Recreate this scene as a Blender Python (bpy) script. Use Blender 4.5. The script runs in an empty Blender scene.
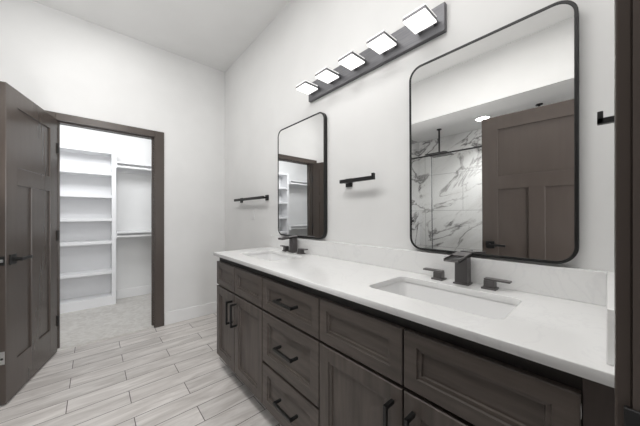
import bpy, bmesh, math, random
from mathutils import Vector, Matrix

S = bpy.context.scene
COL = S.collection
R = math.radians
random.seed(4)

# ------------------------------------------------------------------ camera, world, big lights, exposure
cam_d = bpy.data.cameras.new('camera')
cam = bpy.data.objects.new('camera', cam_d)
COL.objects.link(cam)
cam.location = (0, 0, 1.193)
cam.rotation_euler = (R(90), 0, R(-41.54))
cam_d.sensor_width = 36
cam_d.lens = 255.1 / 640 * 36
cam_d.shift_y = 2.7 / 640
cam_d.clip_start = 0.01
S.camera = cam

S.view_settings.view_transform = 'Standard'
S.view_settings.look = 'None'
S.view_settings.exposure = 0.3
S.view_settings.gamma = 1
S.view_settings.use_curve_mapping = False

W = bpy.data.worlds.new('world')
S.world = W
W.use_nodes = True
W.node_tree.nodes['Background'].inputs[0].default_value = (0.95, 0.97, 1.0, 1)
W.node_tree.nodes['Background'].inputs[1].default_value = 0.25


def area(name, loc, rot, sx, sy, power, col=(1, 1, 1)):
    d = bpy.data.lights.new(name, 'AREA')
    d.shape = 'RECTANGLE'
    d.size, d.size_y = sx, sy
    d.energy = power
    d.color = col
    o = bpy.data.objects.new(name, d)
    COL.objects.link(o)
    o.location = loc
    o.rotation_euler = rot
    return o


area('ceiling_fill', (0.02, 0.75, 2.97), (0, 0, 0), 0.5, 1.5, 21.5, (1, 0.985, 0.965))  # added overhead fill; no ceiling fixture is modelled for it
area('far_ceiling_fill', (0.05, 2.30, 2.97), (0, 0, 0), 0.5, 0.8, 6.8, (1, 0.985, 0.965))  # second added overhead fill, for the far end of the room
area('upward_fill', (-0.28, 1.60, 1.22), (R(180), 0, 0), 0.5, 1.4, 9.0, (1, 0.99, 0.975))  # added upward fill to brighten the ceiling and even out the room
area('doorway_fill', (0.46, -1.5, 1.35), (R(90), 0, R(6)), 1.2, 2.2, 64, (0.97, 0.98, 1.0))  # added fill entering by the entry doorway from behind the camera
area('closet_fill', (-0.1, 3.52, 2.36), (R(52), 0, 0), 1.4, 0.4, 15.5, (0.97, 0.985, 1.0))  # added fill, tilted towards the closet shelves; no lamp is modelled

# ------------------------------------------------------------------ materials


def mat(name, col, rough=0.5, metal=0.0, spec=0.5, coat=0.0):
    m = bpy.data.materials.new(name)
    m.use_nodes = True
    p = m.node_tree.nodes['Principled BSDF']
    p.inputs['Base Color'].default_value = (*col, 1)
    p.inputs['Roughness'].default_value = rough
    p.inputs['Metallic'].default_value = metal
    p.inputs['Specular IOR Level'].default_value = spec
    p.inputs['Coat Weight'].default_value = coat
    return m


def nodes(m):
    nt = m.node_tree
    return nt, nt.nodes, nt.links, nt.nodes['Principled BSDF']


def noise_mix(m, c1, c2, scale=(1, 1, 1), nscale=5, detail=4, lo=0.35, hi=0.65, bump=0.0, coord='Object', dist=0.0):
    nt, N, L, P = nodes(m)
    tc = N.new('ShaderNodeTexCoord')
    mp = N.new('ShaderNodeMapping')
    mp.inputs['Scale'].default_value = scale
    nz = N.new('ShaderNodeTexNoise')
    nz.inputs['Scale'].default_value = nscale
    nz.inputs['Detail'].default_value = detail
    nz.inputs['Distortion'].default_value = dist
    cr = N.new('ShaderNodeValToRGB')
    cr.color_ramp.elements[0].position = lo
    cr.color_ramp.elements[1].position = hi
    cr.color_ramp.elements[0].color = (*c1, 1)
    cr.color_ramp.elements[1].color = (*c2, 1)
    L.new(tc.outputs[coord], mp.inputs[0])
    L.new(mp.outputs[0], nz.inputs[0])
    L.new(nz.outputs[0], cr.inputs[0])
    L.new(cr.outputs[0], P.inputs['Base Color'])
    if bump:
        b = N.new('ShaderNodeBump')
        b.inputs['Strength'].default_value = bump
        b.inputs['Distance'].default_value = 0.002
        L.new(nz.outputs[0], b.inputs['Height'])
        L.new(b.outputs[0], P.inputs['Normal'])
    return m


M = {}
M['wall'] = noise_mix(mat('wall_paint', (0.7, 0.7, 0.7), 0.75, spec=0.25), (0.735, 0.735, 0.73), (0.765, 0.765, 0.76), nscale=3, bump=0.0)
M['ceiling'] = noise_mix(mat('ceiling_paint', (0.7, 0.7, 0.7), 0.9, spec=0.1), (0.72, 0.72, 0.715), (0.75, 0.75, 0.745), nscale=2)
M['white_trim'] = noise_mix(mat('white_trim_paint', (0.8, 0.8, 0.8), 0.4), (0.79, 0.79, 0.79), (0.82, 0.82, 0.82), nscale=4)
M['melamine'] = noise_mix(mat('white_melamine', (0.8, 0.8, 0.8), 0.45), (0.77, 0.775, 0.785), (0.80, 0.80, 0.81), nscale=3)
M['door'] = noise_mix(mat('brown_door_paint', (0.07, 0.06, 0.055), 0.27), (0.073, 0.059, 0.051), (0.077, 0.0625, 0.054), scale=(8, 8, 1), nscale=3, detail=2)
M['wood_v'] = noise_mix(mat('stained_maple_vertical', (0.05, 0.04, 0.04), 0.42), (0.050, 0.0405, 0.0345), (0.096, 0.078, 0.067), scale=(9, 9, 1), nscale=4, detail=6, lo=0.3, hi=0.7)
M['wood_h'] = noise_mix(mat('stained_maple_horizontal', (0.05, 0.04, 0.04), 0.42), (0.050, 0.0405, 0.0345), (0.096, 0.078, 0.067), scale=(9, 1, 9), nscale=4, detail=6, lo=0.3, hi=0.7)
M['filler'] = noise_mix(mat('stained_filler', (0.04, 0.03, 0.03), 0.5), (0.050, 0.038, 0.033), (0.066, 0.051, 0.045), scale=(9, 9, 1), nscale=5)
M['frame_shade'] = noise_mix(mat('shadow_dark_face_frame', (0.03, 0.025, 0.02), 0.5), (0.013, 0.011, 0.010), (0.018, 0.015, 0.013), scale=(9, 9, 1), nscale=5)  # cabinet stain darkened to paint in the gap shadow around the fronts
M['toe'] = noise_mix(mat('dark_toe_kick', (0.02, 0.02, 0.02), 0.6), (0.018, 0.015, 0.014), (0.026, 0.022, 0.020), nscale=5)
M['black'] = noise_mix(mat('matte_black_metal', (0.012, 0.012, 0.012), 0.42, 0.3), (0.011, 0.011, 0.011), (0.016, 0.016, 0.016), nscale=12)
M['gunmetal'] = noise_mix(mat('dark_bronze_metal', (0.05, 0.05, 0.05), 0.36, 0.75), (0.125, 0.118, 0.118), (0.145, 0.136, 0.136), nscale=12)
M['void'] = noise_mix(mat('near_black', (0.01, 0.01, 0.01), 0.3), (0.008, 0.008, 0.008), (0.012, 0.012, 0.012), nscale=12)  # even near-black for the spout floor and bolt hole
M['nickel'] = noise_mix(mat('brushed_grey_metal', (0.3, 0.3, 0.3), 0.48, 0.7), (0.12, 0.12, 0.128), (0.16, 0.16, 0.168), scale=(1, 1, 20), nscale=6)
M['steel'] = noise_mix(mat('satin_steel', (0.6, 0.6, 0.6), 0.35, 0.9), (0.55, 0.55, 0.55), (0.65, 0.65, 0.64), nscale=20)
M['porcelain'] = noise_mix(mat('white_porcelain', (0.8, 0.8, 0.8), 0.12), (0.80, 0.80, 0.80), (0.83, 0.83, 0.83), nscale=3)
M['plastic'] = noise_mix(mat('white_plastic', (0.75, 0.75, 0.75), 0.4), (0.70, 0.70, 0.70), (0.73, 0.73, 0.73), nscale=3)
M['mirror'] = mat('mirror_silver', (0.87, 0.87, 0.865), 0.0, 1.0)
M['clear'] = mat('clear_acrylic', (0.92, 0.93, 0.95), 0.08, 0.0)


def emis(name, col, strength):
    m = bpy.data.materials.new(name)
    m.use_nodes = True
    nt, N, L, P = nodes(m)
    P.inputs['Base Color'].default_value = (0.8, 0.8, 0.8, 1)
    P.inputs['Emission Color'].default_value = (*col, 1)
    P.inputs['Emission Strength'].default_value = strength
    return m


M['lamp'] = emis('lit_diffuser', (1, 0.985, 0.96), 1.15)
M['lamp_rim'] = emis('lit_acrylic_rim', (1, 0.99, 0.97), 0.3)
M['downlight'] = emis('lit_downlight', (1, 0.98, 0.95), 30)

# quartz
m = M['quartz'] = mat('white_quartz', (0.8, 0.8, 0.8), 0.16)
nt, N, L, P = nodes(m)
tc = N.new('ShaderNodeTexCoord')
nz = N.new('ShaderNodeTexNoise'); nz.inputs['Scale'].default_value = 4.5; nz.inputs['Detail'].default_value = 8; nz.inputs['Distortion'].default_value = 1.2
sb = N.new('ShaderNodeMath'); sb.operation = 'SUBTRACT'; sb.inputs[1].default_value = 0.5
ab = N.new('ShaderNodeMath'); ab.operation = 'ABSOLUTE'
cr = N.new('ShaderNodeValToRGB')
cr.color_ramp.elements[0].position = 0.0; cr.color_ramp.elements[0].color = (0.755, 0.755, 0.755, 1)
cr.color_ramp.elements[1].position = 0.02; cr.color_ramp.elements[1].color = (0.79, 0.79, 0.785, 1)
L.new(tc.outputs['Object'], nz.inputs[0]); L.new(nz.outputs[0], sb.inputs[0]); L.new(sb.outputs[0], ab.inputs[0]); L.new(ab.outputs[0], cr.inputs[0])
L.new(cr.outputs[0], P.inputs['Base Color'])

# plank tile floor, planks along X
m = M['floor'] = mat('wood_look_plank_tile', (0.5, 0.48, 0.46), 0.38)
nt, N, L, P = nodes(m)
geo = N.new('ShaderNodeNewGeometry')
mp = N.new('ShaderNodeMapping'); mp.vector_type = 'POINT'
mp.inputs['Location'].default_value = (-0.483 + 6.1, 3.168, 0)
bk = N.new('ShaderNodeTexBrick')
bk.offset = 0.5; bk.offset_frequency = 2
for k, v in (('Scale', 1.0), ('Mortar Size', 0.0026), ('Mortar Smooth', 0.2), ('Bias', 0.0), ('Brick Width', 0.61), ('Row Height', 0.1523)):
    bk.inputs[k].default_value = v
bk.inputs['Color1'].default_value = (0.0, 0, 0, 1)
bk.inputs['Color2'].default_value = (1, 1, 1, 1)
bk.inputs['Mortar'].default_value = (0.5, 0.5, 0.5, 1)
L.new(geo.outputs['Position'], mp.inputs[0]); L.new(mp.outputs[0], bk.inputs[0])
# grain, shifted per plank
sep = N.new('ShaderNodeSeparateXYZ'); L.new(mp.outputs[0], sep.inputs[0])
cmb = N.new('ShaderNodeCombineXYZ')
sx = N.new('ShaderNodeMath'); sx.operation = 'MULTIPLY'; sx.inputs[1].default_value = 3.2
sy = N.new('ShaderNodeMath'); sy.operation = 'MULTIPLY'; sy.inputs[1].default_value = 19
sz = N.new('ShaderNodeMath'); sz.operation = 'MULTIPLY'; sz.inputs[1].default_value = 9
L.new(sep.outputs[0], sx.inputs[0]); L.new(sep.outputs[1], sy.inputs[0]); L.new(bk.outputs['Color'], sz.inputs[0])
L.new(sx.outputs[0], cmb.inputs[0]); L.new(sy.outputs[0], cmb.inputs[1]); L.new(sz.outputs[0], cmb.inputs[2])
gn = N.new('ShaderNodeTexNoise'); gn.inputs['Scale'].default_value = 1.0; gn.inputs['Detail'].default_value = 6; gn.inputs['Roughness'].default_value = 0.62; gn.inputs['Distortion'].default_value = 0.7
L.new(cmb.outputs[0], gn.inputs[0])
gr = N.new('ShaderNodeValToRGB')
gr.color_ramp.elements[0].position = 0.30; gr.color_ramp.elements[0].color = (0.47, 0.438, 0.416, 1)
gr.color_ramp.elements[1].position = 0.68; gr.color_ramp.elements[1].color = (0.75, 0.72, 0.697, 1)
L.new(gn.outputs[0], gr.inputs[0])
tone = N.new('ShaderNodeMapRange'); tone.inputs['To Min'].default_value = 0.90; tone.inputs['To Max'].default_value = 1.08
L.new(bk.outputs['Color'], tone.inputs['Value'])
mul = N.new('ShaderNodeVectorMath'); mul.operation = 'SCALE'
L.new(gr.outputs[0], mul.inputs[0]); L.new(tone.outputs[0], mul.inputs['Scale'])
mx = N.new('ShaderNodeMix'); mx.data_type = 'RGBA'
L.new(bk.outputs['Fac'], mx.inputs['Factor'])
L.new(mul.outputs[0], mx.inputs['A'])
mx.inputs['B'].default_value = (0.12, 0.105, 0.098, 1)
L.new(mx.outputs['Result'], P.inputs['Base Color'])
bp = N.new('ShaderNodeBump'); bp.inputs['Strength'].default_value = 0.3; bp.inputs['Distance'].default_value = 0.002; bp.invert = True
L.new(bk.outputs['Fac'], bp.inputs['Height']); L.new(bp.outputs[0], P.inputs['Normal'])

# carpet
m = M['carpet'] = noise_mix(mat('patterned_cut_pile_carpet', (0.5, 0.48, 0.45), 0.95, spec=0.05), (0.56, 0.54, 0.515), (0.65, 0.635, 0.61), nscale=14, detail=8, lo=0.38, hi=0.62, bump=0.5, dist=1.5)

# marble tile (horizontal joints every 0.61, long joints in Y or X)


def marble(name, axis):
    m = mat(name, (0.8, 0.8, 0.8), 0.14)
    nt, N, L, P = nodes(m)
    geo = N.new('ShaderNodeNewGeometry')
    mp = N.new('ShaderNodeMapping')
    mr0 = N.new('ShaderNodeMapping')
    mr0.inputs['Rotation'].default_value = (R(33), 0, 0)
    L.new(geo.outputs['Position'], mr0.inputs[0])
    mp.inputs['Scale'].default_value = (1.0, 0.75, 2.2)
    n0 = N.new('ShaderNodeTexNoise'); n0.inputs['Scale'].default_value = 1.5; n0.inputs['Detail'].default_value = 9; n0.inputs['Roughness'].default_value = 0.58; n0.inputs['Distortion'].default_value = 0.9
    sb = N.new('ShaderNodeMath'); sb.operation = 'SUBTRACT'; sb.inputs[1].default_value = 0.5
    ab = N.new('ShaderNodeMath'); ab.operation = 'ABSOLUTE'
    cr = N.new('ShaderNodeValToRGB')
    e = cr.color_ramp.elements
    e[0].position = 0.0; e[0].color = (0.13, 0.13, 0.14, 1)
    e[1].position = 0.045; e[1].color = (0.78, 0.78, 0.775, 1)
    x = e.new(0.009); x.color = (0.36, 0.35, 0.345, 1)
    L.new(mr0.outputs[0], mp.inputs[0]); L.new(mp.outputs[0], n0.inputs[0])
    L.new(n0.outputs[0], sb.inputs[0]); L.new(sb.outputs[0], ab.inputs[0])
    # veins fade in and out
    n1 = N.new('ShaderNodeTexNoise'); n1.inputs['Scale'].default_value = 1.2; n1.inputs['Detail'].default_value = 2
    mr = N.new('ShaderNodeMapRange'); mr.inputs['From Min'].default_value = 0.36; mr.inputs['From Max'].default_value = 0.52; mr.inputs['To Min'].default_value = 0.028; mr.inputs['To Max'].default_value = 0.0
    L.new(geo.outputs['Position'], n1.inputs[0]); L.new(n1.outputs[0], mr.inputs['Value'])
    ad = N.new('ShaderNodeMath'); ad.operation = 'ADD'
    L.new(ab.outputs[0], ad.inputs[0]); L.new(mr.outputs[0], ad.inputs[1]); L.new(ad.outputs[0], cr.inputs[0])
    # soft grey clouds
    n2 = N.new('ShaderNodeTexNoise'); n2.inputs['Scale'].default_value = 2.4; n2.inputs['Detail'].default_value = 5
    c2 = N.new('ShaderNodeValToRGB'); c2.color_ramp.elements[0].position = 0.3; c2.color_ramp.elements[0].color = (0.84, 0.83, 0.82, 1); c2.color_ramp.elements[1].position = 0.5; c2.color_ramp.elements[1].color = (1, 1, 1, 1)
    L.new(mp.outputs[0], n2.inputs[0]); L.new(n2.outputs[0], c2.inputs[0])
    mm = N.new('ShaderNodeMix'); mm.data_type = 'RGBA'; mm.blend_type = 'MULTIPLY'; mm.inputs['Factor'].default_value = 1
    L.new(cr.outputs[0], mm.inputs['A']); L.new(c2.outputs[0], mm.inputs['B'])
    # joints
    sp = N.new('ShaderNodeSeparateXYZ'); L.new(geo.outputs['Position'], sp.inputs[0])
    cb = N.new('ShaderNodeCombineXYZ')
    of = N.new('ShaderNodeMath'); of.operation = 'ADD'; of.inputs[1].default_value = 12.2 + 0.31
    L.new(sp.outputs[axis], of.inputs[0]); L.new(of.outputs[0], cb.inputs[0]); L.new(sp.outputs[2], cb.inputs[1])
    bk = N.new('ShaderNodeTexBrick'); bk.offset = 0.5
    for k, v in (('Scale', 1.0), ('Mortar Size', 0.003), ('Mortar Smooth', 0.1), ('Brick Width', 1.22), ('Row Height', 0.61)):
        bk.inputs[k].default_value = v
    L.new(cb.outputs[0], bk.inputs[0])
    mx = N.new('ShaderNodeMix'); mx.data_type = 'RGBA'
    L.new(bk.outputs['Fac'], mx.inputs['Factor']); L.new(mm.outputs['Result'], mx.inputs['A'])
    mx.inputs['B'].default_value = (0.36, 0.36, 0.36, 1)
    L.new(mx.outputs['Result'], P.inputs['Base Color'])
    return m


M['marble_y'] = marble('veined_marble_tile', 1)
M['marble_x'] = marble('veined_marble_tile_end', 0)

# thin shower glass
m = M['glass'] = bpy.data.materials.new('clear_shower_glass')
m.use_nodes = True
nt = m.node_tree; N = nt.nodes; L = nt.links
N.remove(N['Principled BSDF'])
tr = N.new('ShaderNodeBsdfTransparent'); tr.inputs[0].default_value = (0.985, 0.99, 0.988, 1)
gl = N.new('ShaderNodeBsdfGlossy'); gl.inputs['Roughness'].default_value = 0.0
fr = N.new('ShaderNodeFresnel'); fr.inputs[0].default_value = 1.35
ms = N.new('ShaderNodeMixShader')
L.new(fr.outputs[0], ms.inputs[0]); L.new(tr.outputs[0], ms.inputs[1]); L.new(gl.outputs[0], ms.inputs[2])
L.new(ms.outputs[0], N['Material Output'].inputs[0])

# ------------------------------------------------------------------ mesh helpers
WL = {}          # world location of every object (before any root rotation)


class MB:
    def __init__(self):
        self.bm = bmesh.new()

    def box(self, x0, x1, y0, y1, z0, z1, bev=0.0, seg=2):
        t = bmesh.new()
        bmesh.ops.create_cube(t, size=1)
        for v in t.verts:
            v.co = Vector(((x0 + x1) / 2 + v.co.x * (x1 - x0), (y0 + y1) / 2 + v.co.y * (y1 - y0), (z0 + z1) / 2 + v.co.z * (z1 - z0)))
        if bev:
            bmesh.ops.bevel(t, geom=list(t.edges), offset=bev, segments=seg, profile=0.5, affect='EDGES')
        self.merge(t)
        return self

    def merge(self, t, mtx=None):
        if mtx is not None:
            bmesh.ops.transform(t, matrix=mtx, verts=t.verts)
        me = bpy.data.meshes.new('tmp')
        t.to_mesh(me)
        t.free()
        self.bm.from_mesh(me)
        bpy.data.meshes.remove(me)

    def cyl(self, p0, p1, r0, r1=None, seg=24, bev=0.0):
        r1 = r0 if r1 is None else r1
        p0, p1 = Vector(p0), Vector(p1)
        d = p1 - p0
        t = bmesh.new()
        bmesh.ops.create_cone(t, cap_ends=True, segments=seg, radius1=r0, radius2=r1, depth=d.length)
        if bev:
            es = [e for e in t.edges if len(e.link_faces) == 2 and e.calc_face_angle() > 1.0]
            bmesh.ops.bevel(t, geom=es, offset=bev, segments=2, profile=0.5, affect='EDGES')
        q = Vector((0, 0, 1)).rotation_difference(d.normalized())
        self.merge(t, Matrix.Translation((p0 + p1) / 2) @ q.to_matrix().to_4x4())
        return self

    def rings(self, loops, cap0=True, cap1=True):
        """bridge equal-length closed loops of points"""
        bm = self.bm
        vs = [[bm.verts.new(p) for p in lp] for lp in loops]
        n = len(vs[0])
        for a, b in zip(vs, vs[1:]):
            for i in range(n):
                j = (i + 1) % n
                bm.faces.new((a[i], a[j], b[j], b[i]))
        if cap0:
            bm.faces.new(list(reversed(vs[0])))
        if cap1:
            bm.faces.new(vs[-1])
        return self

    def build(self, name, material, parent=None, smooth=False, origin=None):
        bm = self.bm
        bmesh.ops.recalc_face_normals(bm, faces=bm.faces)
        if smooth:
            for f in bm.faces:
                f.smooth = True
        xs = [v.co for v in bm.verts]
        if origin is None:
            lo = Vector((min(c.x for c in xs), min(c.y for c in xs), min(c.z for c in xs)))
            hi = Vector((max(c.x for c in xs), max(c.y for c in xs), max(c.z for c in xs)))
            origin = Vector(((lo.x + hi.x) / 2, (lo.y + hi.y) / 2, lo.z))
        origin = Vector(origin)
        bmesh.ops.translate(bm, verts=bm.verts, vec=-origin)
        me = bpy.data.meshes.new(name)
        bm.to_mesh(me)
        bm.free()
        o = bpy.data.objects.new(name, me)
        COL.objects.link(o)
        if smooth:
            try:
                me.set_sharp_from_angle(angle=R(40))
            except Exception:
                pass
        me.materials.append(material)
        WL[o.name] = origin
        if parent is not None:
            o.parent = parent
            o.location = origin - WL[parent.name]
        else:
            o.location = origin
        return o


def thing(name, label, cat, loc, group=None):
    o = bpy.data.objects.new(name, None)
    COL.objects.link(o)
    o.empty_display_size = 0.05
    o.location = loc
    WL[o.name] = Vector(loc)
    return tag(o, label, cat, group)


def tag(o, label=None, cat=None, group=None, kind=None):
    if label:
        o['label'] = label
    if cat:
        o['category'] = cat
    if group:
        o['group'] = group
    if kind:
        o['kind'] = kind
    return o


def copy_tree(o, parent=None):
    c = o.copy()
    COL.objects.link(c)
    c.parent = parent
    WL[c.name] = WL[o.name]
    for ch in list(o.children):
        copy_tree(ch, c)
    return c


def struct(name, mb, material, label=None):
    o = mb.build(name, material)
    return tag(o, label=label, kind='structure')


def rrect(cx, cy, hx, hy, r, n=6):
    """rounded rectangle in 2D, counter-clockwise"""
    pts = []
    for k, (sx, sy) in enumerate(((1, 1), (-1, 1), (-1, -1), (1, -1))):
        for i in range(n + 1):
            a = R(90 * k + 90 * i / n)
            pts.append((cx + sx * (hx - r) + r * math.cos(a), cy + sy * (hy - r) + r * math.sin(a)))
    return pts


# ------------------------------------------------------------------ the room
XV = 1.237      # vanity wall
YB = 3.205      # closet wall
YE = -0.020     # entry wall
HC = 3.0        # ceiling
XS = -0.95      # shower front / left wall line

struct('floor', MB().box(-2.12, 1.36, -2.2, YB + 0.005, -0.06, 0.0), M['floor'])
struct('floor_closet', MB().box(-1.55, 1.2, YB + 0.005, 4.75, -0.06, 0.010), M['carpet'])
struct('ceiling', MB().box(-2.12, 1.36, -0.14, YB + 0.12, HC, HC + 0.08), M['ceiling'])
struct('wall_right', MB().box(XV, XV + 0.12, -0.14, YB + 0.12, 0, HC), M['wall'])
wb = MB()
wb.box(XS - 0.1, -0.262, YB, YB + 0.12, 0, HC)
wb.box(0.497, XV, YB, YB + 0.12, 0, HC)
wb.box(-0.262, 0.497, YB, YB + 0.12, 2.06, HC)
struct('wall_back', wb, M['wall'])
we = MB()
we.box(-2.12, -0.282, YE - 0.12, YE, 0, HC)
we.box(0.512, XV, YE - 0.12, YE, 0, HC)
we.box(-0.282, 0.512, YE - 0.12, YE, 2.06, HC)
struct('wall_front', we, M['wall'])
wl = MB()
wl.box(XS - 0.1, XS, 2.235, YB, 0, HC)               # wall beyond the shower
struct('wall_left', wl, M['wall'])
struct('wall_soffit', MB().box(XS - 0.1, XS, YE, 2.235, 2.44, HC), M['wall'])
struct('ceiling_shower', MB().box(-2.06, XS - 0.1, YE, 2.235, 2.44, 2.50), M['ceiling'])
struct('wall_shower_side', MB().box(-2.06, -1.95, YE, 2.235, 0, 2.44), M['marble_y'])
struct('wall_shower_end', MB().box(-2.06, XS - 0.1, 2.235, 2.33, 0, 2.44), M['marble_x'])
struct('floor_shower', MB().box(-1.95, XS - 0.1, YE, 2.235, 0.0, 0.02), M['marble_x'])
# closet room
wc = MB().box(-1.55, 1.2, 4.62, 4.74, 0.01, 2.75)
struct('wall_closet_back', wc, M['wall'])
struct('wall_closet_left', MB().box(-1.55, -1.45, YB + 0.12, 4.62, 0.01, 2.75), M['wall'])
struct('wall_closet_right', MB().box(1.1, 1.2, YB + 0.12, 4.62, 0.01, 2.75), M['wall'])
struct('ceiling_closet', MB().box(-1.55, 1.2, YB + 0.12, 4.74, 2.75, 2.82), M['ceiling'])


def base_profile(b, x0, x1, y0, y1, z0=0.0, h=0.135):
    b.box(x0, x1, y0, y1, z0, z0 + h, 0.003, 1)


struct('baseboard_back', MB().box(0.572, XV, YB - 0.014, YB, 0, 0.137, 0.003, 1), M['white_trim'])
struct('baseboard_right', MB().box(XV - 0.014, XV, 2.065, YB - 0.014, 0, 0.137, 0.003, 1), M['white_trim'])
bc = MB()
bc.box(0.24, 1.1, 4.606, 4.62, 0.01, 0.14, 0.003, 1)
bc.box(-1.45, -0.62, 4.606, 4.62, 0.01, 0.14, 0.003, 1)
struct('baseboard_closet', bc, M['white_trim'])

# closet doorway trim (jambs, stops, casing)
t = MB()
y0, y1 = YB, YB + 0.12
t.box(-0.262, -0.242, y0, y1, 0, 2.06)
t.box(0.477, 0.497, y0, y1, 0, 2.06)
t.box(-0.242, 0.477, y0, y1, 2.038, 2.06)
t.box(-0.242, -0.230, y0 + 0.045, y0 + 0.085, 0.01, 2.026, 0.001, 1)
t.box(0.465, 0.477, y0 + 0.045, y0 + 0.085, 0.01, 2.026, 0.001, 1)
t.box(-0.242, 0.477, y0 + 0.045, y0 + 0.085, 2.026, 2.038, 0.001, 1)
for ya, yb in ((y0 - 0.016, y0), (y1, y1 + 0.016)):
    zf = 0.0 if ya < y0 else 0.01
    t.box(-0.338, -0.250, ya, yb, zf, 2.095, 0.0025, 2)
    t.box(0.485, 0.570, ya, yb, zf, 2.095, 0.0025, 2)
    t.box(-0.250, 0.485, ya, yb, 2.030, 2.095, 0.0025, 2)
struct('trim_1', t, M['door'], 'dark brown casing and jamb around the walk-in closet doorway')

# entry doorway trim close to the camera
t = MB()
t.box(0.490, 0.512, YE - 0.12, YE, 0, 2.06)
t.box(-0.282, -0.260, YE - 0.12, YE, 0, 2.06)
t.box(-0.260, 0.490, YE - 0.12, YE, 2.038, 2.06)
t.box(0.478, 0.490, YE - 0.09, YE - 0.047, 0, 2.026, 0.001, 1)
t.box(0.4945, 0.560, YE, YE + 0.014, 0, 2.095, 0.002, 2)
t.box(-0.345, -0.29, YE, YE + 0.014, 0, 2.095, 0.002, 2)
t.box(-0.29, 0.4945, YE, YE + 0.014, 2.040, 2.095, 0.002, 2)
tr2 = struct('trim_2', t, M['door'], 'dark brown door casing at the right edge of the picture')
sp = MB()
sp.box(0.4865, 0.4905, YE - 0.045, YE + 0.004, 0.885, 0.958, 0.001, 1)
sp.box(0.4865, 0.4945, YE + 0.002, YE + 0.007, 0.895, 0.958, 0.001, 1)
tag(sp.build('strike_plate', M['black'], tr2), label='black strike plate on the dark door jamb')

# ------------------------------------------------------------------ panel doors


def door_leaf(name, label, L_, sgn, loc, ang, lever_out):
    """leaf along local +x from the hinge; visible face at local y=0, body towards sgn*y"""
    root = thing(name, label, 'door', (0, 0, 0))
    root['kind'] = 'structure'
    T = 0.036
    ya, yb = (0, T) if sgn > 0 else (-T, 0)
    z0, z1 = 0.010, 2.032
    st = 0.120
    b = MB()
    ms = L_ / 2 - 0.05
    f = 0.0
    bevel = 0.003
    b.box(0, st, ya, yb, z0, z1, bevel, 2)
    b.box(L_ - st, L_, ya, yb, z0, z1, bevel, 2)
    b.box(st - 0.004, L_ - st + 0.004, ya, yb, z1 - 0.118, z1, bevel, 2)
    b.box(st - 0.004, L_ - st + 0.004, ya, yb, 1.395, 1.515, bevel, 2)
    b.box(st - 0.004, L_ - st + 0.004, ya, yb, z0, 0.245, bevel, 2)
    b.box(L_ / 2 - 0.052, L_ / 2 + 0.052, ya, yb, 0.241, 1.399, bevel, 2)
    b.build('door_frame', M['door'], root)
    for (xa, xb, za, zb) in ((st, L_ - st, 1.515, z1 - 0.118), (st, L_ / 2 - 0.052, 0.245, 1.395), (L_ / 2 + 0.052, L_ - st, 0.245, 1.395)):
        p = MB()
        rec = 0.0105
        e = 0.006
        p.box(xa - e, xb + e, ya + rec, yb - rec, za - e, zb + e)
        p.build('door_panel', M['door'], root)
    # lever handles on both faces, lever pointing back to the hinge
    hx, hz = L_ - 0.062, 0.910
    for s in (-1, 1):
        yf = ya if s < 0 else yb
        h = MB()
        h.box(hx - 0.032, hx + 0.032, min(yf, yf + s * 0.009), max(yf, yf + s * 0.009), hz - 0.032, hz + 0.032, 0.002, 2)
        h.cyl((hx, yf + s * 0.009, hz), (hx, yf + s * 0.046, hz), 0.011)
        hd = h.build('door_handle', M['black'], root)
        l = MB()
        l.box(hx - 0.118, hx + 0.011, min(yf + s * 0.040, yf + s * 0.052), max(yf + s * 0.040, yf + s * 0.052), hz - 0.010, hz + 0.010, 0.003, 2)
        l.build('lever', M['black'], hd)
    fp = MB().box(L_ - 0.0005, L_ + 0.0015, (ya + yb) / 2 - 0.0125, (ya + yb) / 2 + 0.0125, hz - 0.029, hz + 0.029).build('latch_plate', M['black'], root)
    MB().box(L_ + 0.001, L_ + 0.010, (ya + yb) / 2 - 0.007, (ya + yb) / 2 + 0.007, hz - 0.009, hz + 0.009, 0.002, 1).build('latch_bolt', M['steel'], fp)
    for hzz in (0.28, 1.02, 1.78):
        h = MB()
        yk = 0.004 if sgn < 0 else -0.004
        h.cyl((-0.003, yk, hzz - 0.045), (-0.003, yk, hzz + 0.045), 0.006, seg=12)
        h.build('hinge', M['black'], root)
    root.location = loc
    root.rotation_euler = (0, 0, ang)
    return root


closet_door = door_leaf('door_1', 'open dark brown three-panel door at the left, hinged on the walk-in closet doorway', 0.695, -1, (-0.240, 3.176, 0), math.atan2(-0.640, -0.164), 1)
ep = MB()
ep.box(0.6945, 0.6965, -0.031, -0.006, 0.262, 0.342, 0.0008, 1)
epo = ep.build('edge_plate', M['steel'])
epo.parent = closet_door
epo.location = WL[epo.name]
epo['label'] = 'small silver plate low on the edge of the door'
hb = MB().cyl((0.6965, -0.0185, 0.297), (0.6980, -0.0185, 0.297), 0.007, seg=12)
hbo = hb.build('bolt_hole', M['void'])
hbo.parent = epo
hbo.location = WL[hbo.name] - WL[epo.name]
entry_door = door_leaf('door_2', 'dark brown three-panel door seen only in the reflection in the big mirror', 0.755, 1, (-0.262, 0.002, 0), math.atan2(0.76, 0.054), 1)

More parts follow.
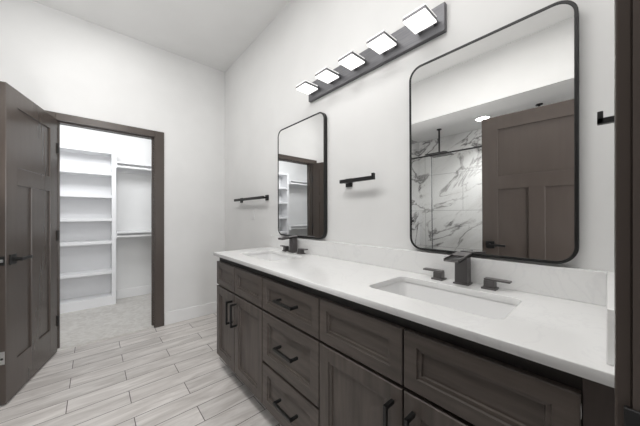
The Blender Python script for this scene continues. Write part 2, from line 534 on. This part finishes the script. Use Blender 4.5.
# ------------------------------------------------------------------ vanity
XF = 0.725        # front plane of doors and drawers
TF = 0.020
van = thing('vanity_cabinet', 'long dark-stained wooden double vanity cabinet with black bar pulls under the white countertop', 'cabinet', (0.99, 1.02, 0))
c = MB()
xk = XF + TF + 0.001
c.box(xk, XV - 0.002, 2.026, 2.045, 0.100, 0.880)
c.box(xk, XV - 0.002, -0.015, 0.004, 0.100, 0.880)
c.box(XV - 0.014, XV - 0.002, 0.004, 2.026, 0.100, 0.880)
c.box(xk, XV - 0.014, 0.004, 2.026, 0.100, 0.118)
for yy in (1.322, 0.826):
    c.box(xk + 0.02, XV - 0.014, yy - 0.009, yy + 0.009, 0.118, 0.740)
c.build('carcass', M['wood_v'], van)
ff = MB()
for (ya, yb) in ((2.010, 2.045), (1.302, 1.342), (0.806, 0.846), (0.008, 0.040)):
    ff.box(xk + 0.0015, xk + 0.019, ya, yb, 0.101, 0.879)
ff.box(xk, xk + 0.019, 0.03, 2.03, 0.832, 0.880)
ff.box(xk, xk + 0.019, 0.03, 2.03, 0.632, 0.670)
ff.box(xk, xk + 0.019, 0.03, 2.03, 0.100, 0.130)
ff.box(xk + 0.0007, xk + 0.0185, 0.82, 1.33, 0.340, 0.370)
ff.build('face_frame', M['frame_shade'], van)
tk = MB().box(0.800, 0.818, -0.014, 2.040, 0.0, 0.100)
tk.box(0.818, 1.2, 2.022, 2.040, 0.0, 0.100)
tk.build('toe_kick', M['toe'], van)
MB().box(xk - 0.004, xk + 0.012, -0.016, 0.0345, 0.100, 0.879, 0.001, 1).build('filler_strip', M['filler'], van)


def front(y_hi, y_lo, z0, z1, fw, gap=0.003):
    ya, yb, za, zb = y_lo + gap, y_hi - gap, z0, z1
    prof = [(0.0, TF), (0.0, 0.0025), (0.0025, 0.0), (fw, 0.0), (fw + 0.0025, 0.006), (fw + 0.0125, 0.007), (fw + 0.0145, 0.0135)]
    loops = []
    for ins, d in prof:
        x = XF + d
        loops.append([(x, ya + ins, za + ins), (x, yb - ins, za + ins), (x, yb - ins, zb - ins), (x, ya + ins, zb - ins)])
    return MB().rings(loops)


def pull(yc, zc, vertical, parent, length=0.156):
    s = 0.006
    h = length / 2
    xo = XF - 0.041
    b = MB()
    if vertical:
        b.box(xo - s, xo + s, yc - s, yc + s, zc - h, zc + h, 0.0008, 1)
        for q in (zc - h + s, zc + h - s):
            b.box(xo, XF, yc - s, yc + s, q - s, q + s, 0.0006, 1)
    else:
        b.box(xo - s, xo + s, yc - h, yc + h, zc - s, zc + s, 0.0008, 1)
        for q in (yc - h + s, yc + h - s):
            b.box(xo, XF, q - s, q + s, zc - s, zc + s, 0.0006, 1)
    return b.build('pull_handle', M['black'], parent)


ZT0, ZT1 = 0.658, 0.836
for (yh, ylo) in ((2.050, 1.709), (1.709, 1.322), (0.826, 0.427), (0.427, 0.033)):
    front(yh, ylo, ZT0, ZT1, 0.042).build('false_front', M['wood_h'], van)
for (yh, ylo, hy) in ((2.050, 1.709, 1.709 + 0.038), (1.709, 1.322, 1.709 - 0.036), (0.826, 0.427, 0.427 + 0.036), (0.427, 0.033, 0.427 - 0.036)):
    d = front(yh, ylo, 0.107, 0.645, 0.056).build('cabinet_door', M['wood_v'], van)
    pull(hy, 0.520, True, d)
for (za, zb, fw) in ((ZT0, ZT1, 0.042), (0.362, 0.645, 0.052), (0.107, 0.349, 0.052)):
    d = front(1.322, 0.826, za, zb, fw).build('drawer', M['wood_h'], van)
    pull(1.052, (za + zb) / 2 + 0.012, False, d)
MB().box(XF + 0.004, XF + 0.018, 0.0350, 0.0385, 0.785, 0.812, 0.001, 1).build('hinge_clip', M['steel'], van)

# countertop with two sink cut-outs
SINKS = (1.645, 0.424)
SX, SHX, SHY, SR = 0.968, 0.137, 0.233, 0.034
cu = bpy.data.curves.new('countertop', 'CURVE')
cu.dimensions = '2D'
cu.fill_mode = 'BOTH'
cu.extrude = 0.0105
cu.bevel_depth = 0.002
cu.bevel_resolution = 1


def poly(pts):
    s = cu.splines.new('POLY')
    s.points.add(len(pts) - 1)
    for p, (x, y) in zip(s.points, pts):
        p.co = (x, y, 0, 1)
    s.use_cyclic_u = True


cx, cy = (0.705 + XV) / 2, (YE + 2.063) / 2
poly([(0.707 - cx, YE + 0.002 - cy), (XV - 0.002 - cx, YE + 0.002 - cy), (XV - 0.002 - cx, 2.061 - cy), (0.707 - cx, 2.061 - cy)])
for ys in SINKS:
    poly([(x - cx, y - cy) for x, y in rrect(SX, ys, SHX, SHY, SR)])
tmp = bpy.data.objects.new('tmp_counter', cu)
COL.objects.link(tmp)
bpy.context.view_layer.update()
me = bpy.data.meshes.new_from_object(tmp.evaluated_get(bpy.context.evaluated_depsgraph_get()))
bpy.data.objects.remove(tmp)
me.name = 'countertop'
me.transform(Matrix.Translation((0, 0, 0.0125)))
ct = bpy.data.objects.new('countertop', me)
COL.objects.link(ct)
ct.location = (cx, cy, 0.880)
WL['countertop'] = Vector((cx, cy, 0.880))
me.materials.clear()
me.materials.append(M['quartz'])
tag(ct, 'long white quartz countertop with two sink cut-outs on the dark vanity', 'countertop')
bs = MB().box(XV - 0.021, XV, YE + 0.022, 2.062, 0.905, 1.014, 0.0015, 1).build('backsplash', M['quartz'])
tag(bs, 'long low white quartz backsplash strip on the wall under the two mirrors', 'backsplash')
ss = MB().box(0.742, XV, YE + 0.001, YE + 0.022, 0.905, 1.014, 0.0015, 1).build('side_splash', M['quartz'])
tag(ss, 'short white quartz side splash at the right end of the countertop beside the dark casing', 'backsplash')

# sinks
for i, ys in enumerate(SINKS):
    lab = ('undermount white rectangular sink basin at the far end of the countertop by the towel bar',
           'undermount white rectangular sink basin under the big mirror at the near end')[i]
    sk = thing('sink', lab, 'sink', (SX, ys, 0.745), 'undermount sinks')
    b = MB()
    lp = []
    for (grow, z, r) in ((0.024, 0.8795, 0.05), (0.002, 0.8795, 0.036), (0.0, 0.872, 0.034), (-0.006, 0.80, 0.036), (-0.012, 0.768, 0.040), (-0.024, 0.752, 0.042), (-0.05, 0.747, 0.04), (-0.110, 0.745, 0.024)):
        lp.append([(x, y, z) for x, y in rrect(SX, ys, SHX + grow, SHY + grow, r)])
    b.rings(lp, cap0=False)
    ob = b.build('basin', M['porcelain'], sk, smooth=True)
    md = ob.modifiers.new('wall', 'SOLIDIFY')
    md.thickness = 0.006
    md.offset = -1
    MB().cyl((SX, ys, 0.7452), (SX, ys, 0.7485), 0.026, 0.024).build('drain', M['gunmetal'], sk)

# faucets


def faucet(ys, lab):
    fx = 1.172
    z0 = 0.905
    f = thing('faucet', lab, 'faucet', (fx, ys, z0), 'widespread waterfall faucets')
    b = MB()
    b.box(fx - 0.027, fx + 0.027, ys - 0.030, ys + 0.030, z0, z0 + 0.006, 0.001, 1)
    lo = [(fx - 0.022, ys - 0.024, z0 + 0.006), (fx + 0.022, ys - 0.024, z0 + 0.006), (fx + 0.022, ys + 0.024, z0 + 0.006), (fx - 0.022, ys + 0.024, z0 + 0.006)]
    hi = [(fx - 0.020, ys - 0.024, z0 + 0.118), (fx + 0.020, ys - 0.024, z0 + 0.118), (fx + 0.020, ys + 0.024, z0 + 0.118), (fx - 0.020, ys + 0.024, z0 + 0.118)]
    b.rings([lo, hi])
    b.build('faucet_body', M['gunmetal'], f)
    # open waterfall spout: floor, two side walls, back, tilted down a little
    xa, xb = -0.122, 0.024
    t = MB()
    w = 0.029
    t.box(xa, xb, -w, w, 0.0, 0.006, 0.001, 1)
    t.box(xa, xb, -w, -w + 0.005, 0.0, 0.013, 0.001, 1)
    t.box(xa, xb, w - 0.005, w, 0.0, 0.013, 0.001, 1)
    t.box(-0.046, xb, -w, w, 0.008, 0.0135, 0.001, 1)
    t.box(xb - 0.006, xb, -w, w, 0.0, 0.013, 0.001, 1)
    mt = Matrix.Translation((fx, ys, z0 + 0.116)) @ Matrix.Rotation(R(-5), 4, 'Y')
    bmesh.ops.transform(t.bm, matrix=mt, verts=t.bm.verts)
    s = t.build('spout', M['gunmetal'], f)
    t = MB().box(xa + 0.004, xb - 0.008, -w + 0.0045, w - 0.0045, 0.0055, 0.0080)
    bmesh.ops.transform(t.bm, matrix=mt, verts=t.bm.verts)
    t.build('water_channel', M['void'], s)
    for sg in (1, -1):
        yh = ys + sg * 0.100
        b = MB()
        b.box(fx - 0.025, fx + 0.025, yh - 0.025, yh + 0.025, z0, z0 + 0.007, 0.001, 1)
        b.box(fx - 0.018, fx + 0.018, yh - 0.018, yh + 0.018, z0 + 0.007, z0 + 0.034, 0.001, 1)
        h = b.build('faucet_handle', M['gunmetal'], f)
        l = MB()
        l.box(fx - 0.015, fx + 0.015, min(yh - sg * 0.018, yh + sg * 0.068), max(yh - sg * 0.018, yh + sg * 0.068), z0 + 0.034, z0 + 0.041, 0.001, 1)
        l.build('lever', M['gunmetal'], h)
    return f


faucet(1.640, 'dark bronze waterfall faucet with two levers behind the far sink near the towel bar')
faucet(0.409, 'dark bronze waterfall faucet with two levers behind the near sink, under the big mirror')

# ------------------------------------------------------------------ mirrors


def mirror(yc, lab, tilt):
    hw, z0, z1 = 0.304, 1.024, 1.936
    zc = (z0 + z1) / 2
    hh = (z1 - z0) / 2
    D = 0.028
    r = 0.062
    root = thing('wall_mirror', lab, 'mirror', (XV, yc, z0), 'black framed vanity mirrors')
    fr = MB()
    fw = 0.0105
    lp = []
    # ring profile: back outer, front outer, front inner, step inner back
    for (ins, d) in ((0.0, 0.0), (0.0, -D + 0.0015), (0.0015, -D), (fw - 0.001, -D), (fw, -D + 0.001), (fw, -D + 0.004)):
        lp.append([(XV + d, y, z) for y, z in rrect(yc, zc, hw - ins, hh - ins, max(r - ins, 0.01), 10)])
    fr.rings(lp, cap0=True, cap1=False)
    fo = fr.build('frame', M['black'], root, smooth=True)
    g = MB()
    g.rings([[(XV - D + 0.006, y, z) for y, z in rrect(yc, zc, hw - fw + 0.001, hh - fw + 0.001, r - fw, 10)],
             [(XV - D + 0.0025, y, z) for y, z in rrect(yc, zc, hw - fw + 0.001, hh - fw + 0.001, r - fw, 10)]])
    g.build('mirror_glass', M['mirror'], root)
    root.rotation_euler = (0, R(-tilt), 0)
    return root


mirror(1.620, 'black framed rounded mirror on the wall above the far sink, reflecting closet shelves', 0.15)
mirror(0.3685, 'black framed rounded mirror above the near sink, reflecting the marble shower and dark door', 0.54)

# ------------------------------------------------------------------ vanity light
vl = thing('vanity_light', 'five-lamp grey metal bar light on the wall above the two mirrors', 'light fixture', (XV, 1.0, 2.052))
MB().box(XV - 0.025, XV, 0.500, 1.500, 2.052, 2.184, 0.002, 1).build('backplate', M['nickel'], vl)
HB = 0.897 + 1.193
for k in range(5):
    yc = 0.580 + 0.210 * k
    xa, xb = 1.078, 1.190
    ya, yb = yc - 0.053, yc + 0.053
    sh = MB().box(xa - 0.002, xb, ya - 0.002, yb + 0.002, HB + 0.008, HB + 0.020, 0.001, 1).build('lamp_shade', M['nickel'], vl)
    MB().box(xa, xb, ya, yb, HB, HB + 0.0085, 0.001, 1).build('diffuser', M['lamp'], sh)
    MB().box(xa - 0.001, xb, ya - 0.001, yb + 0.001, HB + 0.020, HB + 0.029, 0.001, 1).build('acrylic_rim', M['lamp_rim'], sh)
    for q in (ya + 0.008, yb - 0.022):
        MB().box(xb - 0.004, XV - 0.024, q, q + 0.014, HB + 0.004, HB + 0.030, 0.001, 1).build('bracket', M['nickel'], sh)

# ------------------------------------------------------------------ wall accessories
tb = thing('towel_bar', 'black square towel bar on the wall between the corner and the far mirror', 'towel bar', (XV, 2.43, 1.34))
xb_ = 1.176
for yy in (2.150, 2.710):
    b = MB()
    b.box(XV - 0.010, XV, yy - 0.026, yy + 0.026, 1.364 - 0.026, 1.364 + 0.026, 0.001, 1)
    b.box(xb_, XV - 0.009, yy - 0.009, yy + 0.009, 1.364 - 0.009, 1.364 + 0.009, 0.001, 1)
    b.build('wall_post', M['black'], tb)
MB().box(xb_ - 0.009, xb_ + 0.009, 2.115, 2.765, 1.364 - 0.013, 1.364 + 0.013, 0.0015, 1).build('bar', M['black'], tb)

th = thing('towel_holder', 'short black towel arm with an upturned tip on the wall between the two mirrors', 'towel holder', (XV, 1.02, 1.38))
b = MB()
b.box(XV - 0.010, XV, 1.082, 1.134, 1.408 - 0.030, 1.408 + 0.024, 0.001, 1)
b.box(xb_, XV - 0.009, 1.098, 1.122, 1.408 - 0.009, 1.408 + 0.009, 0.001, 1)
b.build('wall_post', M['black'], th)
b = MB()
b.box(xb_ - 0.009, xb_ + 0.009, 0.868, 1.132, 1.408 - 0.011, 1.408 + 0.011, 0.0015, 1)
b.box(xb_ - 0.009, xb_ + 0.009, 0.868, 0.884, 1.408 + 0.002, 1.408 + 0.026, 0.0015, 1)
b.build('arm', M['black'], th)

rh = thing('robe_hook', 'small black upturned wall hook at the right edge beside the big mirror', 'hook', (1.0, YE, 1.40))
b = MB()
b.box(0.976, 1.024, YE, YE + 0.009, 1.395, 1.447, 0.001, 1)
b.build('wall_plate', M['black'], rh)
b = MB()
b.box(0.990, 1.006, YE + 0.008, YE + 0.039, 1.4335 - 0.0005, 1.4480, 0.001, 1)
b.box(0.990, 1.006, YE + 0.028, YE + 0.039, 1.4335, 1.4660, 0.001, 1)
b.build('hook_arm', M['black'], rh)

ou = thing('outlet_cover', 'white outlet cover plate on the wall below the towel bar', 'outlet', (XV, 2.44, 1.15))
MB().box(XV - 0.006, XV, 2.405, 2.475, 1.155, 1.270, 0.002, 2).build('cover_plate', M['plastic'], ou)
MB().box(XV - 0.0075, XV - 0.005, 2.423, 2.457, 1.180, 1.245, 0.0006, 1).build('socket_face', M['plastic'], ou)

# ------------------------------------------------------------------ closet fittings
CB = 4.62
su = thing('shelf_unit', 'white built-in shelf unit with open shelves inside the walk-in closet', 'shelves', (-0.19, 4.50, 0.01))
UX0, UX1, UY = -0.605, 0.222, 4.375
for xa in (UX0, UX1 - 0.045):
    MB().box(xa, xa + 0.045, UY, CB, 0.010, 2.055, 0.001, 1).build('side_panel', M['melamine'], su)
MB().box(UX0 + 0.045, UX1 - 0.045, CB - 0.008, CB, 0.010, 2.055).build('back_panel', M['melamine'], su)
MB().box(UX0 + 0.045, UX1 - 0.045, UY + 0.002, CB - 0.008, 2.015, 2.053, 0.001, 1).build('top_panel', M['melamine'], su)
for zt in (1.765, 1.465, 1.160, 0.860, 0.465):
    MB().box(UX0 + 0.045, UX1 - 0.045, UY + 0.002, CB - 0.008, zt - 0.038, zt, 0.001, 1).build('shelf', M['melamine'], su)
MB().box(UX0 + 0.045, UX1 - 0.045, UY + 0.002, CB - 0.008, 0.010, 0.125, 0.001, 1).build('base', M['melamine'], su)


def hang(x0, x1, z, lab):
    h = thing('hanging_shelf', lab, 'closet shelf', ((x0 + x1) / 2, CB - 0.15, z - 0.1), 'white closet shelves with hanging rods')
    MB().box(x0, x1, CB - 0.30, CB, z - 0.019, z, 0.001, 1).build('shelf_board', M['melamine'], h)
    MB().box(x0, x1, CB - 0.018, CB, z - 0.105, z - 0.019, 0.001, 1).build('wall_cleat', M['melamine'], h)
    b = MB()
    b.cyl((x0 + 0.001, CB - 0.265, z - 0.062), (x1 - 0.001, CB - 0.265, z - 0.062), 0.016)
    b.build('hanging_rod', M['white_trim'], h)
    for xx in (x0, x1 - 0.008):
        MB().box(xx, xx + 0.008, CB - 0.295, CB - 0.018, z - 0.085, z - 0.019, 0.001, 1).build('rod_bracket', M['melamine'], h)


hang(UX1 + 0.001, 1.099, 1.915, 'upper white shelf with hanging rod right of the closet shelf unit')
hang(UX1 + 0.001, 1.099, 0.975, 'lower white shelf with hanging rod right of the closet shelf unit')
hang(-1.449, UX0 - 0.001, 1.915, 'upper white closet shelf with rod, seen reflected in the far mirror only')
hang(-1.449, UX0 - 0.001, 0.975, 'lower white closet shelf with rod, seen reflected in the far mirror only')

# ------------------------------------------------------------------ shower
for (yy, lab) in ((1.68, 'black ceiling rain shower head over the marble shower, whole in the big mirror'),
                  (0.53, 'black ceiling rain shower head mostly hidden behind the brown door in the big mirror')):
    sh = thing('rain_shower', lab, 'shower head', (-1.48, yy, 2.055), 'ceiling rain shower heads')
    MB().cyl((-1.48, yy, 2.428), (-1.48, yy, 2.44), 0.034, bev=0.002).build('ceiling_flange', M['black'], sh, smooth=True)
    MB().cyl((-1.48, yy, 2.085), (-1.48, yy, 2.429), 0.012).build('pipe', M['black'], sh, smooth=True)
    b = MB().box(-1.63, -1.33, yy - 0.15, yy + 0.15, 2.055, 2.069, 0.002, 1)
    b.cyl((-1.48, yy, 2.069), (-1.48, yy, 2.090), 0.024)
    b.build('spray_plate', M['black'], sh)
sv = thing('shower_valve', 'black shower valve on the marble wall at the left edge of the big mirror', 'valve', (-1.60, 2.235, 1.0))
MB().box(-1.67, -1.53, 2.226, 2.235, 0.98, 1.12, 0.002, 1).build('valve_plate', M['black'], sv)
MB().box(-1.615, -1.585, 2.165, 2.226, 1.035, 1.065, 0.003, 1).build('valve_handle', M['black'], sv)
dl = thing('ceiling_downlight', 'small lit round downlight in the low shower ceiling, seen in the big mirror', 'light fixture', (-1.48, 1.11, 2.43))
b = MB()
lp = []
for (r_, z) in ((0.095, 2.440), (0.093, 2.434), (0.075, 2.433), (0.072, 2.440)):
    lp.append([(-1.48 + r_ * math.cos(a * math.pi / 16), 1.11 + r_ * math.sin(a * math.pi / 16), z) for a in range(32)])
b.rings(lp, cap0=False, cap1=False)
b.build('trim_ring', M['white_trim'], dl, smooth=True)
MB().cyl((-1.48, 1.11, 2.4355), (-1.48, 1.11, 2.4395), 0.074, seg=32).build('lens', M['downlight'], dl)
dlamp = bpy.data.lights.new('downlight_beam', 'SPOT')
dlamp.energy = 57
dlamp.spot_size = R(130)
dlamp.spot_blend = 0.8
dlamp.shadow_soft_size = 0.07
dlo = bpy.data.objects.new('downlight_beam', dlamp)
COL.objects.link(dlo)
dlo.location = (-1.48, 1.11, 2.425)

GX = XS - 0.05
cb_ = MB().box(GX - 0.05, GX + 0.05, YE, 2.235, 0, 0.11, 0.003, 1)
struct('trim_3', cb_, M['marble_y'], 'white marble curb along the foot of the shower opening')
gp = thing('shower_screen', 'clear fixed glass shower panel at the left of the big mirror reflection', 'shower screen', (GX, 1.90, 0.11))
MB().box(GX - 0.004, GX + 0.004, 1.578, 2.233, 0.11, 1.955).build('glass_panel', M['glass'], gp)
MB().box(GX - 0.005, GX + 0.005, 1.573, 1.579, 0.11, 1.955).build('edge_seal', M['nickel'], gp)
MB().box(GX - 0.010, GX + 0.010, 2.215, 2.235, 0.11, 1.955, 0.001, 1).build('wall_channel', M['steel'], gp)
gd = thing('shower_door', 'clear sliding glass shower door, partly behind the brown door in the big mirror', 'shower door', (GX - 0.03, 1.1, 0.11))
MB().box(GX - 0.036, GX - 0.028, 0.72, 1.600, 0.115, 1.950).build('glass_panel', M['glass'], gd)
tr_ = MB().box(GX - 0.012, GX + 0.012, YE, 2.235, 1.955, 1.972, 0.002, 1).build('shower_rail', M['black'])
tag(tr_, 'slim dark rail along the top of the clear shower glass', 'rail')
